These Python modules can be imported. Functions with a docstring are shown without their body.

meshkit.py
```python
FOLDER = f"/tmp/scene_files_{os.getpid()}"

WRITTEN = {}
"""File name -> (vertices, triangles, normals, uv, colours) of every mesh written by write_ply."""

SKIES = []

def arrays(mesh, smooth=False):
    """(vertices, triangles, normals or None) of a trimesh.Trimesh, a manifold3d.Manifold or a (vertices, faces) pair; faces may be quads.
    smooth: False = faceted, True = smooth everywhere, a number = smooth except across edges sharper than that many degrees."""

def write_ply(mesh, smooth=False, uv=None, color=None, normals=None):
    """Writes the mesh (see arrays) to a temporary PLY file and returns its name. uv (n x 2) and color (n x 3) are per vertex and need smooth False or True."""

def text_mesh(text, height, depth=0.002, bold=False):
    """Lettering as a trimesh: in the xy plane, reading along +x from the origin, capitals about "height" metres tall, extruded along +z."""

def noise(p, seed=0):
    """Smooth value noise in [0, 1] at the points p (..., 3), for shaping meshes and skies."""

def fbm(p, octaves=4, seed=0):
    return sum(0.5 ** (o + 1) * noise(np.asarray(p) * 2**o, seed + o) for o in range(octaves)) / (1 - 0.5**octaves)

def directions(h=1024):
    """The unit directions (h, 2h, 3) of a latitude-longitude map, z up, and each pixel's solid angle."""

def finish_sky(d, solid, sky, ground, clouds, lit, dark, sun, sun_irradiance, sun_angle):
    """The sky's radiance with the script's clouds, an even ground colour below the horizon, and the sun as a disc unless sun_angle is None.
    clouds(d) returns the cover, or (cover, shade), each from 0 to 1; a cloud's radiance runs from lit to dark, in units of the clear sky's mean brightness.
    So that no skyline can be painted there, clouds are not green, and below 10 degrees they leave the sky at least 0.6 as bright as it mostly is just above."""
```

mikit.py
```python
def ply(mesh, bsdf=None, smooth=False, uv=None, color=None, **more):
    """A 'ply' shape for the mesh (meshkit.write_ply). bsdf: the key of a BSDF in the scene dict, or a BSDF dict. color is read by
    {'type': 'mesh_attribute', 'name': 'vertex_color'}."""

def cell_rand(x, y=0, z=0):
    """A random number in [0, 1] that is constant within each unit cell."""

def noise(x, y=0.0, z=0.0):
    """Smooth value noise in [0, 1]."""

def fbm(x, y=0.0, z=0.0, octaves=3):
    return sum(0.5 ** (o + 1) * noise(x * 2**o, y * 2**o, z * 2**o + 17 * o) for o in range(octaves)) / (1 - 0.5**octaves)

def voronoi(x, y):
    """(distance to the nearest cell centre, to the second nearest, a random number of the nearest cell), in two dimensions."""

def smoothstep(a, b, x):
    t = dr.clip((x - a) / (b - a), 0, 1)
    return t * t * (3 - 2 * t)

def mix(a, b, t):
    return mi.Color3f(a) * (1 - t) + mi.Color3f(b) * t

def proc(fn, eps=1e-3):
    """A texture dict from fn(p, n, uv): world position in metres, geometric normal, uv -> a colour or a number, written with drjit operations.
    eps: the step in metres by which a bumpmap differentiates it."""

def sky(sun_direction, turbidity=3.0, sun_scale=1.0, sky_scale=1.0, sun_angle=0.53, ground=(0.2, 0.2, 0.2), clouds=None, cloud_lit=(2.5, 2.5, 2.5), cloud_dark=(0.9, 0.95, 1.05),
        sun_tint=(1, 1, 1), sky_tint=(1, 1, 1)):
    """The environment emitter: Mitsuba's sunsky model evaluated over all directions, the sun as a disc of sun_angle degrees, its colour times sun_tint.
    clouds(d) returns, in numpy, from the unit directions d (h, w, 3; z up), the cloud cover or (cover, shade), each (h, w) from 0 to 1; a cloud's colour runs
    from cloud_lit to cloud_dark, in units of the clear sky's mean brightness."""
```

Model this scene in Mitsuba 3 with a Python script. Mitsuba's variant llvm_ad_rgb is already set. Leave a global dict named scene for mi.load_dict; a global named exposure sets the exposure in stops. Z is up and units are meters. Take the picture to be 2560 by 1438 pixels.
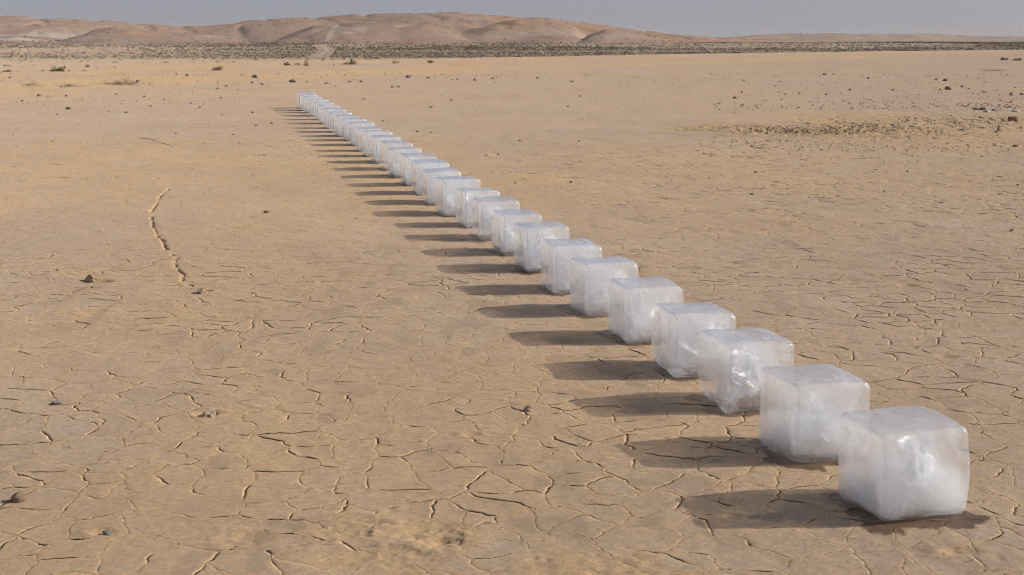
import math, random
import numpy as np
import trimesh
import mitsuba as mi
import drjit as dr
import mikit, meshkit
from scipy.spatial import Delaunay, Voronoi, cKDTree, ConvexHull

T = mi.ScalarTransform4f
rng = np.random.default_rng(7)
scene, labels = {}, {}

# ------------------------------------------------------------------ camera, sky, exposure
F, CX, CY = 3450.0, 1280.0, 719.0            # focal length and centre in pixels of the 2560 x 1438 frame
EYE = 1.635                                  # eye height above the ground under the camera
PITCH = math.atan((CY - 110.0) / F)
FWD = np.array([0.0, math.cos(PITCH), -math.sin(PITCH)])
UP = np.array([0.0, math.sin(PITCH), math.cos(PITCH)])
scene['camera'] = {'type': 'perspective', 'fov': 2 * math.degrees(math.atan(CX / F)), 'fov_axis': 'x',
                   'to_world': T().look_at(origin=[0, 0, EYE], target=(np.array([0, 0, EYE]) + FWD).tolist(), up=[0, 0, 1]),
                   'near_clip': 0.05, 'far_clip': 20000.0}
SUN = np.array([math.cos(math.radians(28.3)), 0.005, math.sin(math.radians(28.3))])
scene['sky'] = mikit.sky(SUN.tolist(), turbidity=5.0, sun_scale=1.5, sun_tint=(0.785, 0.99, 1.41), sky_scale=1.04, sun_angle=0.7, ground=(0.36, 0.28, 0.2),
                         clouds=lambda d: 0.35 + 0 * d[..., 2], cloud_lit=(0.82, 0.84, 0.98), sky_tint=(0.89, 0.90, 1.09))
exposure = 1.55
HAZE = 0.6e-4                                # extinction per metre of the dusty air

# ------------------------------------------------------------------ helpers
def sst(a, b, x):
    t = np.clip((np.asarray(x, float) - a) / (b - a), 0, 1)
    return t * t * (3 - 2 * t)

def n2(x, y, s, seed=0):
    x, y = np.asarray(x, float), np.asarray(y, float)
    return meshkit.noise(np.stack([x / s, y / s, np.zeros_like(x)], -1), seed)

def f2(x, y, s, seed=0, o=4):
    return sum(0.5 ** (k + 1) * n2(x, y, s / 2 ** k, seed + k) for k in range(o)) / (1 - 0.5 ** o)

def ray(px, py):
    return FWD + (px - CX) / F * np.array([1.0, 0, 0]) - (py - CY) / F * UP

def name_in(d, key):
    if key not in d and not any(k.startswith(key + '__') for k in d):
        return key
    i = 1
    while True:
        k = f'{key}_{i:03d}'
        if k not in d and not any(q.startswith(k + '__') for q in d):
            return k
        i += 1

COUNT = {}
def fresh(base):
    i = COUNT.get(base, 0)
    COUNT[base] = i + 1
    return base if i == 0 else f'{base}_{i:03d}'

# ------------------------------------------------------------------ terrain
SLOPE = 0.0160
EDGE_PX = np.array([-600, 0, 700, 1280, 1660, 2100, 2560, 3200.0])
EDGE_D = np.array([44, 46, 54, 61, 68, 84, 118, 150.0])     # how far the bare pan reaches, by bearing

VALLEY_D = [0, 150, 200, 300, 500, 700, 900, 1000, 1300, 3000, 9000]      # the land falls away behind the pan's edge and rises again to the hills
VALLEY_Z = [-1.2, -1.4, -1.6, -2.2, -2.3, -1.4, 0.9, 2.2, 4.0, 8.0, 8.0]

def bearing(x, y):
    return CX + F * x / np.maximum(y, 1e-3)

def edge_at(x, y):
    return np.interp(bearing(x, y), EDGE_PX, EDGE_D)

def macro(x, y):
    """The height of the land without its small relief."""
    x, y = np.asarray(x, float), np.asarray(y, float)
    d = np.hypot(x, np.maximum(y, 0))
    q = np.clip((y - 50.0) / 36.0, 0, 1)
    z = SLOPE * (np.minimum(y, 50.0) + 36.0 * (q - q ** 3 + 0.5 * q ** 4))
    z = np.maximum(z, -0.6)
    e = edge_at(x, y)
    valley = np.interp(d, VALLEY_D, VALLEY_Z) + 0.5 * (f2(x, y, 90.0, 13, 3) - 0.5) * sst(150, 300, d)
    s = sst(e + 1.5, e + 62, d) * sst(10, 60, y)
    z = z * (1 - s) + valley * s
    far = sst(20, 45, d)
    z = z + far * (y > 0) * (0.10 * np.exp(-((d - e) / 2.6) ** 2) + 0.05 * np.exp(-((d - 0.8 * e) / 2.2) ** 2))
    z = z + far * 0.10 * (f2(x, y, 16.0, 11, 3) - 0.5) * np.clip(d / 120, 0.3, 2.0)
    return z

def small(x, y):
    """Small relief of the pan."""
    return 0.035 * (f2(x, y, 2.3, 21, 3) - 0.5) + 0.012 * (f2(x, y, 0.33, 31, 3) - 0.5) + 0.003 * (n2(x, y, 0.03, 41) - 0.5)

def on_ground(px, py, far=None):
    d = ray(px, py)
    if py > 186 and not far:                                    # on the pan: a plane and a few corrections
        slope = -d[2] + SLOPE * d[1]
        t = EYE / slope
        for _ in range(4):
            t += (EYE + t * d[2] - float(macro(t * d[0], t * d[1]))) / slope
        return np.array([t * d[0], t * d[1], EYE + t * d[2]])
    y = np.concatenate([np.linspace(3, 30, 600), np.linspace(30.1, 200, 1500), np.linspace(201, 1500, 1300)])
    if far:
        y = y[y > far]
    t = y / d[1]
    h = EYE + t * d[2] - macro(t * d[0], y)
    i = int(np.argmax(h < 0)) if (h < 0).any() else len(y) - 1
    if far and i == 0:
        return None
    a, b = t[max(i - 1, 0)], t[i]
    for _ in range(40):
        m = (a + b) / 2
        if EYE + m * d[2] - float(macro(m * d[0], m * d[1])) < 0:
            b = m
        else:
            a = m
    return np.array([b * d[0], b * d[1], EYE + b * d[2]])

# ------------------------------------------------------------------ materials
def clay(p, n, uv):
    big = mikit.fbm(p.x * 0.55, p.y * 0.55, 3.0, 3)
    mid = mikit.fbm(p.x * 3.1, p.y * 3.1, 9.0, 3)
    fine = mikit.noise(p.x * 60.0, p.y * 60.0, 2.0)
    grit = mikit.noise(p.x * 210.0, p.y * 210.0, 5.0)
    sand = dr.clip(dr.maximum(uv.x, 0) + (mid - 0.5) * 0.7 + (big - 0.46) * 1.2, 0, 1)
    c = mikit.mix((0.408, 0.283, 0.186), (0.458, 0.302, 0.166), sand)
    c = mikit.mix(c, (0.405, 0.315, 0.228), mikit.smoothstep(0.5, 0.75, mid) * (1 - sand) * 0.6)
    c = c * (0.88 + 0.18 * fine) * (0.85 + 0.28 * grit)
    c = c * (0.94 + 0.12 * mikit.fbm(p.x * 1.6, p.y * 0.9, 4.0, 4))
    speck = mikit.smoothstep(0.80, 0.93, mikit.noise(p.x * 95.0, p.y * 95.0, 8.0)) * mikit.smoothstep(0.4, 0.7, mikit.fbm(p.x * 5.0, p.y * 5.0, 1.0, 2))
    c = mikit.mix(c, (0.23, 0.155, 0.10), speck * 0.75)
    clot = mikit.smoothstep(0.70, 0.86, mikit.noise(p.x * 9.0, p.y * 5.0, 6.0)) * mikit.smoothstep(0.45, 0.65, mikit.fbm(p.x * 0.4, p.y * 0.25, 2.0, 2))
    c = mikit.mix(c, (0.30, 0.205, 0.135), clot * 0.45)
    c = mikit.mix(c, (0.195, 0.150, 0.098), dr.clip(-uv.x, 0, 1) * (0.75 + 0.5 * (mid - 0.5)))
    wet = dr.clip(uv.y, 0, 1)
    return c * (1 - wet * mi.Color3f(0.68, 0.73, 0.78))

def clay_rough(p, n, uv):
    return 0.95 - 0.6 * dr.clip(uv.y, 0, 1)

scene['clay'] = {'type': 'principled', 'base_color': mikit.proc(clay), 'roughness': mikit.proc(clay_rough), 'specular': 0.2}

def hill_rock(p, n, uv):
    a = mikit.fbm(p.x * 0.02, p.y * 0.011, p.z * 0.05, 4)
    b = mikit.fbm(p.x * 0.13, p.y * 0.05, p.z * 0.2, 3)
    c = mikit.mix((0.335, 0.215, 0.152), (0.40, 0.268, 0.19), mikit.smoothstep(0.3, 0.7, a))
    c = mikit.mix(c, (0.285, 0.195, 0.145), mikit.smoothstep(0.5, 0.8, b) * 0.8)
    c = mikit.mix(c, (0.52, 0.44, 0.35), dr.clip(uv.x + (b - 0.5) * 0.6 * mikit.smoothstep(0.05, 0.4, uv.x), 0, 1))
    return mikit.mix(c, (0.46, 0.26, 0.14), dr.clip(uv.y, 0, 1))
scene['hill_rock'] = {'type': 'diffuse', 'reflectance': mikit.proc(hill_rock)}
scene['road_dust'] = {'type': 'diffuse', 'reflectance': {'type': 'rgb', 'value': [0.46, 0.36, 0.27]}}

# ------------------------------------------------------------------ ice block places, from the nearest to the farthest
BLOCKS = [(2201, 1320, 1.055), (1981, 1169, 1.055), (1814, 1039, 1.025), (1679, 950, 1.015), (1564, 866, 1.01), (1466, 798, 1.0), (1381, 740, 0.99),
          (1315, 686, 1.02), (1255, 644, 0.98), (1199, 605, 1.02), (1159, 571, 0.99), (1111, 542.5, 1.06), (1072, 515, 1.02), (1043, 490.5, 1.05),
          (1017, 468, 1.04), (987, 446, 1.02), (962, 428, 1.03), (938, 410.5, 1.03), (916, 394.6, 1.03), (900, 380.5, 1.01), (880, 365, 1.02),
          (862, 353, 1.02), (844.5, 342.5, 1.02), (831, 332, 1.02), (817, 323, 1.02), (804, 312, 1.0), (791, 301.6, 1.0), (779, 291, 0.98),
          (766, 283.5, 1.0), (755.7, 278, 1.0), (745, 272.6, 1.04)]
SIDE = 0.30
places = []
brng = np.random.default_rng(12)
for px, py, k in BLOCKS:
    p = on_ground(px, py)
    yaw = math.radians(16.0 + brng.uniform(-2.5, 2.5))
    wx, wy, h = SIDE * k * brng.uniform(1.01, 1.06), SIDE * k * brng.uniform(0.97, 1.03), SIDE * k * brng.uniform(0.985, 1.01)
    ex, ey = np.array([math.cos(yaw), math.sin(yaw)]), np.array([-math.sin(yaw), math.cos(yaw)])
    c = p[:2] + ex * wx / 2 + ey * wy / 2
    places.append(dict(c=c, yaw=yaw, w=(wx, wy, h)))

def wetness(x, y):
    """How wet the clay is from meltwater: 1 under and close round each block, with tongues where it has run."""
    w = np.zeros_like(np.asarray(x, float))
    for i, b in enumerate(places):
        dx, dy = x - b['c'][0], y - b['c'][1]
        near = (np.abs(dx) < 0.6) & (np.abs(dy) < 0.6)
        if not near.any():
            continue
        u = dx[near] * math.cos(b['yaw']) + dy[near] * math.sin(b['yaw'])
        v = -dx[near] * math.sin(b['yaw']) + dy[near] * math.cos(b['yaw'])
        q = np.hypot(np.maximum(np.abs(u) - b['w'][0] / 2 + 0.02, 0), np.maximum(np.abs(v) - b['w'][1] / 2 + 0.02, 0))
        bu, bv = np.clip(u, -b['w'][0] / 2, b['w'][0] / 2), np.clip(v, -b['w'][1] / 2, b['w'][1] / 2)
        tongue = sst(0.40, 0.85, f2(bu + 9 * i, bv, 0.075, 71, 3))
        reach = (0.042 if i < 3 else 0.032) + (0.075 if i < 2 else 0.06) * tongue + 0.018 * (n2(x[near], y[near], 0.03, 72) - 0.5)
        w[near] = np.maximum(w[near], 1 - sst(reach - 0.012, reach, q - 0.012))
    return w

# ------------------------------------------------------------------ ground: one sheet, with the drying cracks as real trenches
def warp(p):
    x, y = p[:, 0], p[:, 1]
    ox = 0.10 * (n2(x, y, 0.42, 51) - 0.5) + 0.055 * (n2(x, y, 0.11, 52) - 0.5) + 0.018 * (n2(x, y, 0.03, 53) - 0.5)
    oy = 0.10 * (n2(x, y, 0.42, 54) - 0.5) + 0.055 * (n2(x, y, 0.11, 55) - 0.5) + 0.018 * (n2(x, y, 0.03, 56) - 0.5)
    return p + np.stack([ox, oy], 1)

def crack_points():
    """Rows of points across every crack: (x, y, height offset, sand, distance kept clear)."""
    rows = []
    r = np.random.default_rng(3)
    cell = 0.158
    xs = np.arange(-6.4, 8.4, cell)
    ys = np.arange(2.6, 19.5, cell)
    gx, gy = np.meshgrid(xs, ys)
    seeds = np.stack([gx.ravel(), gy.ravel()], 1) + r.uniform(-0.46, 0.46, (gx.size, 2)) * cell
    keep = np.abs(seeds[:, 0]) < 0.42 * seeds[:, 1] + 0.9
    seeds = seeds[keep & (r.random(len(seeds)) < 0.86)]
    vor = Voronoi(seeds)
    for a, b in vor.ridge_vertices:
        if a < 0 or b < 0:
            continue
        pa, pb = vor.vertices[a], vor.vertices[b]
        if np.hypot(*(pa - pb)) > 1.2 or np.abs(pa[0]) > 0.42 * pa[1] + 1.2 or pa[1] > 20 or pa[1] < 2.4:
            continue
        ym = (pa[1] + pb[1]) / 2
        L = np.hypot(*(pa - pb))
        step = 0.0075 if ym < 6.5 else 0.012 if ym < 10 else 0.03
        n = max(int(L / step), 3)
        s = np.linspace(0, 1, n + 1)
        line = warp(pa[None] * (1 - s[:, None]) + pb[None] * s[:, None])
        e = r.random()
        rows.append((line, np.full(n + 1, e), s))
    P, Z, S = [], [], []
    allp = np.vstack([q[0] for q in rows]); alle = np.concatenate([q[1] for q in rows]); alls = np.concatenate([q[2] for q in rows])
    x, y = allp[:, 0], allp[:, 1]
    amount = (0.46 * n2(x, y, 0.30, 61) + 0.50 * (n2(x, y, 0.045, 62) - 0.16) + 0.55 * alle + 0.50 * f2(x, y, 1.7, 63, 2)
              + 0.10 * sst(0, 3.5, x) + 0.05 * sst(6, 3.5, y) - 0.07 * sst(-1.0, -3.5, x) * sst(5.5, 8, y) - 0.05 * sst(12, 18, y))
    open_ = sst(1.05, 1.45, amount)
    width = open_ * (0.0014 + 0.0050 * n2(x, y, 0.10, 64) ** 2 + 0.005 * sst(7, 14, y)) + 0.0014
    depth = 0.0034 + open_ * (0.010 + 0.013 * n2(x, y, 0.2, 65))
    sandy = 0.45 + 0.5 * sst(0.55, 0.95, amount) * (0.5 + 0.5 * n2(x, y, 0.15, 66))
    at = 0
    for line, _, s in rows:
        m = len(line); sl = slice(at, at + m); at += m
        t = np.gradient(line, axis=0)
        t /= np.linalg.norm(t, axis=1, keepdims=True) + 1e-9
        nn = np.stack([-t[:, 1], t[:, 0]], 1)
        w, dp, sa = width[sl, None], depth[sl], sandy[sl]
        P += [line, line + nn * w / 2, line - nn * w / 2]
        Z += [-dp, 0 * dp + 0.0006, 0 * dp + 0.0006]
        S += [sa, sa, sa]
        lip = 0.011 + 0.5 * w
        if line[0, 1] < 11:
            j = slice(0, None, 2)
            P += [(line + nn * lip)[j], (line - nn * lip)[j]]
            Z += [0.0004 * open_[sl][j], 0.0004 * open_[sl][j]]
            S += [0.6 * sa[j] * n2(line[:, 0], line[:, 1], 0.06, 67)[j], 0.6 * sa[j] * n2(line[:, 0], line[:, 1], 0.06, 68)[j]]
    return np.vstack(P), np.concatenate(Z), np.concatenate(S), seeds

# patches of scuffed loose soil and pits: pixel, radius (m, across and along the view), depth, crumb height
SCUFFS = [(245, 706, .16, .10, .030, .012), (200, 690, .20, .14, .0, .016), (516, 730, .06, .05, .022, .01), (212, 785, .16, .14, .0, .012), (516, 1037, .09, .06, .016, .012), (580, 1022, .10, .06, .0, .008),
          (872, 1315, .16, .14, .0, .016), (1070, 1330, .20, .15, .008, .016), (610, 1345, .12, .10, .006, .012), (1110, 1355, .12, .1, .012, .012), (2270, 712, .11, .08, .014, .008),
          (2370, 893, .09, .07, .012, .006), (255, 1330, .07, .05, .006, .008), (1830, 1290, .05, .05, .008, .006), (1180, 1085, .06, .05, .006, .006), (1850, 326, 1.7, 1.0, .0, .05),
          (1990, 333, 1.5, .9, .02, .05), (2320, 310, 3.4, 3.0, .0, .08), (1500, 1430, .3, .2, .0, .012), (930, 1400, .3, .15, .0, .014), (2400, 1380, .1, .06, .01, .006)]
SCUFFS = [(on_ground(a, b)[:2], *rest) for a, b, *rest in SCUFFS]
FURROW = np.array([on_ground(a, b)[:2] for a, b in [(418, 472), (400, 492), (384, 515), (372, 545), (376, 568), (392, 592), (412, 622), (432, 650), (450, 676), (462, 700), (472, 718)]])
tt = np.linspace(0, 1, len(FURROW))
fine_t = np.linspace(0, 1, 420)
FURROW = np.stack([np.interp(fine_t, tt, FURROW[:, k]) for k in (0, 1)], 1)
FURROW[:, 0] += 0.05 * (n2(fine_t * 20, fine_t, 1.0, 5) - 0.5)

def features(x, y):
    """(height, sand) of the scuffs and the furrow."""
    z, s = np.zeros_like(x), np.zeros_like(x)
    for c, rx, ry, dep, crumb in SCUFFS:
        q = np.hypot((x - c[0]) / rx, (y - c[1]) / ry)
        m = q < 2.2
        if m.any():
            xx, yy = x[m], y[m]
            k = 1 - sst(0.35, 1.25, q[m] + 0.7 * (n2(xx, yy, 0.45 * rx, 81) - 0.5))
            z[m] += -dep * (1 - sst(0.2, 0.75, q[m])) + k * 0.38 * crumb * (0.8 * n2(xx, yy, min(0.25 * rx, 0.035), 82) + 1.2 * n2(xx, yy, 0.015, 84) - 0.8) + 0.25 * crumb * np.exp(-((q[m] - 0.9) / 0.3) ** 2)
            s[m] = np.maximum(s[m], 0.95 * k)
    box = (x > FURROW[:, 0].min() - 0.4) & (x < FURROW[:, 0].max() + 0.4) & (y > FURROW[:, 1].min() - 0.4) & (y < FURROW[:, 1].max() + 0.4)
    if box.any():
        tree = cKDTree(FURROW)
        d, i = tree.query(np.stack([x[box], y[box]], 1))
        side = np.sign(x[box] - FURROW[i, 0])
        sd = d * side
        gap = 0.55 + 0.9 * (n2(i * 0.21, 0 * d, 1, 9) - 0.5) + 0.25 * (n2(i * 0.7, 0 * d, 1, 10) - 0.5)
        z[box] += 0.0015 * np.exp(-((sd + 0.02) / 0.015) ** 2) - 0.019 * sst(0.2, 0.8, gap) * np.exp(-((sd - 0.006) / (0.006 + 0.016 * n2(i * 0.6, 0 * d, 1, 19) ** 2)) ** 2) + 0.004 * (n2(x[box], y[box], 0.02, 83) - 0.5) * np.exp(-(d / 0.06) ** 2)
        s[box] = np.maximum(s[box], 0.7 * np.exp(-((sd + 0.01) / 0.05) ** 2))
    return z, s

def build_ground():
    cp, cz, cs, seeds = crack_points()
    pts = []
    r = np.random.default_rng(5)
    def patch(y0, y1, step, slope=0.40, pad=0.7):
        gy = np.arange(y0, y1, step)
        gx = np.arange(-(slope * y1 + pad), slope * y1 + pad, step)
        a, b = np.meshgrid(gx, gy)
        q = np.stack([a.ravel(), b.ravel()], 1)
        q = q[np.abs(q[:, 0]) < slope * q[:, 1] + pad]
        return q + r.uniform(-0.42, 0.42, q.shape) * step
    pts += [patch(2.9, 5.5, 0.021), patch(5.5, 9.0, 0.028), patch(9.0, 14.0, 0.05), patch(14.0, 20.0, 0.085)]
    for b in places[:14]:                                       # denser where meltwater edges and shadows fall
        q = r.uniform(-0.30, 0.30, (2200, 2)) + b['c']
        pts.append(q)
    for c, rx, ry, dep, crumb in SCUFFS:
        n = int(min(9000, max(900, 4 * rx * ry * 2.5 / 0.012 ** 2 * 0.5)))
        pts.append(c + r.uniform(-1.4, 1.4, (n, 2)) * np.array([rx, ry]))
    for off in np.concatenate([np.arange(-0.12, -0.03, 0.015), np.arange(-0.028, 0.036, 0.0045), np.arange(0.04, 0.13, 0.015)]):
        pts.append(FURROW + np.array([off, 0]) + r.uniform(-0.004, 0.004, FURROW.shape))
    rad = 20.0
    while rad < 4200:                                           # rings that widen with distance
        th = 0.0035 if rad < 130 else 0.006 if rad < 900 else 0.012
        a = np.arange(-0.47, 0.47, th)
        pts.append(np.stack([rad * np.sin(a), rad * np.cos(a)], 1) + r.normal(0, 0.25 * th * rad, (len(a), 2)) * np.array([1, 0.6]))
        rad += max(0.10, rad * 0.0065) if rad < 130 else rad * 0.02 if rad < 900 else rad * 0.05
    for rad in list(np.geomspace(0.4, 4200, 46)):               # the land beside and behind the camera
        a = np.linspace(0, 2 * math.pi, 48, endpoint=False) + rad
        q = np.stack([rad * np.sin(a), rad * np.cos(a)], 1)
        pts.append(q[~((np.abs(q[:, 0]) < 0.45 * q[:, 1] + 0.3) & (q[:, 1] > 2.9))])
    pts = np.vstack(pts)
    d, _ = cKDTree(cp).query(pts, distance_upper_bound=0.02)
    pts = pts[d > np.where(pts[:, 1] < 9, 0.0105, 0.012)]
    allp = np.vstack([cp, pts])
    off = np.concatenate([cz, np.zeros(len(pts))])
    sand = np.concatenate([cs, np.zeros(len(pts))])
    tri = Delaunay(allp).simplices
    x, y = allp[:, 0], allp[:, 1]
    fz, fs = features(x, y)
    plate = np.random.default_rng(8).random(len(seeds))          # every plate of clay has its own tone and lies a little higher or lower
    near = (y > 2.6) & (y < 20)
    q = allp[near]
    tone = np.zeros(len(x))
    tone[near] = plate[cKDTree(seeds).query(2 * q - warp(q))[1]] - 0.5
    z = macro(x, y) + small(x, y) * np.exp(-np.maximum(y - 60, 0) / 40) * (np.abs(x) < 60) + off * (1 - fs) + fz + 0.004 * tone * (off == 0)
    d = np.hypot(x, y)
    e = edge_at(x, y)
    band = (y > 18) * (0.9 * np.exp(-((d - 0.80 * e) / (0.07 * e)) ** 2) * (0.4 + n2(x, y, 14.0, 90)) + 0.55 * np.exp(-((d - 0.97 * e) / (0.05 * e)) ** 2)) * (d < e * 1.1)
    plain = sst(1.0, 1.15, d / e) * (y > 0)
    sand = np.maximum(np.maximum(sand + 0.28 * tone * (sand < 0.3), fs), band) + 0.22 * sst(0.5, 0.75, f2(x, y, 1.1, 91, 3)) * (y < 40) 
    px = bearing(x, y)
    belt = plain * sst(300, 400, d) * (0.35 + 0.65 * sst(0.35, 0.6, f2(x, y * 0.5, 110, 400, 3))) * (0.5 + 0.5 * sst(200, 800, px))
    sand = sand * (1 - belt) - belt                             # below nought: litter and low growth of the scrub plain
    sand = sand - 0.55 * (y > 18) * sst(-5, 15, x) * np.exp(-((d - 0.73 * e) / (0.035 * e)) ** 2) * (0.3 + n2(x, y, 9.0, 93))
    uv = np.stack([np.clip(sand, -1, 1), wetness(x, y)], 1)
    m = trimesh.Trimesh(np.stack([x, y, z], 1), tri, process=False)
    up = m.face_normals[:, 2] < 0
    m.faces[up] = m.faces[up][:, ::-1]
    return (np.array(m.vertices), np.array(m.faces)), uv

gm, guv = build_ground()
scene['ground'] = mikit.ply(gm, 'clay', smooth=True, uv=guv)
labels['ground'] = {'label': 'dry cracked tan clay pan reaching to the hills', 'kind': 'structure'}

# ------------------------------------------------------------------ hills
def hill_mesh(crests, y0, y1, nx, ny, seed, half=0.42, rough=1.0):
    """A heightfield over a sector; crests: list of (distance, depth in front, depth behind, [(px, py), ...])."""
    a = np.linspace(-half, half, nx)
    yy = np.linspace(y0, y1, ny)
    A, Y = np.meshgrid(a, yy)
    X = A * Y
    base = macro(X, Y) - 1.2
    Z = base.copy()
    px = CX + F * A
    for dist, front, back, line, wob in crests:
        line = np.array(line, float)
        top = np.interp(px, line[:, 0], line[:, 1])
        k = np.hanning(9); k /= k.sum()
        row = np.convolve(np.pad(top[0], 4, mode='edge'), k, mode='valid')
        crest = EYE + (110 - row) / F * dist                     # height of the crest at that bearing
        dd = dist * (1 + 0.05 * wob * (n2(X[0] , X[0] * 0, 160.0, seed + 3) - 0.5))
        sp = n2(X, Y * 0.25, 95.0, seed) * 0.65 + n2(X, Y * 0.3, 38.0, seed + 1) * 0.35
        f_ = front * (0.62 + 0.75 * sp)
        t = np.where(Y < dd, (dd - Y) / f_, (Y - dd) / back)
        prof = np.where(t < 1, 0.5 + 0.5 * np.cos(math.pi * np.clip(t, 0, 1) ** 0.9), 0)
        h = base + np.maximum(crest - base, 0) * prof
        Z = np.maximum(Z, h)
    relief = np.clip((Z - base) / 10, 0, 1)
    gully = 1 - np.abs(2 * f2(X + 0.25 * Y, Y * 0.45, 42.0, seed + 7, 3) - 1)
    Z = Z + rough * relief * (-1.7 * sst(0.72, 1.0, gully) + 1.3 * (f2(X, Y, 24.0, seed + 5, 4) - 0.5) - 0.4 * sst(0.6, 0.95, 1 - np.abs(2 * f2(X + 0.4 * Y, Y * 0.5, 15.0, seed + 9, 2) - 1)))
    idx = np.arange(nx * ny).reshape(ny, nx)
    f = np.stack([idx[:-1, :-1], idx[:-1, 1:], idx[1:, 1:], idx[1:, :-1]], -1).reshape(-1, 4)
    return X, Y, Z, f

CREST_MAIN = [(-400, 56), (-100, 46), (0, 44), (60, 43), (100, 44), (200, 49), (300, 54), (400, 62), (450, 65.5), (520, 66), (560, 62), (640, 51.5), (720, 47), (800, 44), (900, 38.5), (1000, 34.5),
              (1060, 32.5), (1115, 31.5), (1150, 33), (1200, 37), (1250, 42), (1290, 44), (1330, 43), (1360, 45.5), (1400, 52), (1450, 58.5), (1500, 64), (1600, 76), (1700, 88), (1800, 96), (1900, 100.5),
              (2000, 105), (2200, 110), (2400, 113), (2600, 115), (3200, 118)]
hx = hill_mesh([
    (1300, 300, 380, CREST_MAIN, 1.0),
    (1020, 170, 200, [(-400, 100), (-60, 92), (0, 87), (60, 85), (110, 92), (160, 103), (185, 98), (220, 85), (262, 73), (300, 68.5), (350, 72), (430, 80), (520, 86), (580, 93), (640, 105), (680, 114), (3000, 118)], 0.5),
    (1130, 200, 240, [(-400, 118), (640, 116), (690, 104), (740, 84), (790, 66), (830, 59.5), (900, 57.5), (980, 57.5), (1060, 60), (1120, 72), (1170, 90), (1210, 112), (3000, 118)], 0.5),
    (1170, 210, 240, [(-400, 118), (1040, 116), (1100, 98), (1160, 78), (1220, 62), (1290, 50), (1340, 47), (1380, 52), (1430, 66), (1470, 90), (1500, 112), (3000, 118)], 0.5),
    (1060, 130, 170, [(-400, 118), (1420, 117), (1450, 100), (1475, 82), (1505, 73), (1540, 77), (1600, 88), (1660, 98), (1740, 110), (3000, 118)], 0.5),
], 720, 1720, 620, 320, 200, rough=0.85)
X, Y, Z, f = hx
PX = CX + F * X / Y
PYv = 110 - F * (Z - EYE) / Y
blob = lambda cx, cy, rx, ry: np.exp(-(((PX - cx) / rx) ** 2 + ((PYv - cy) / ry) ** 2))
lowland = 1 - sst(0.0, 22.0, Z - macro(X, Y))
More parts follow.
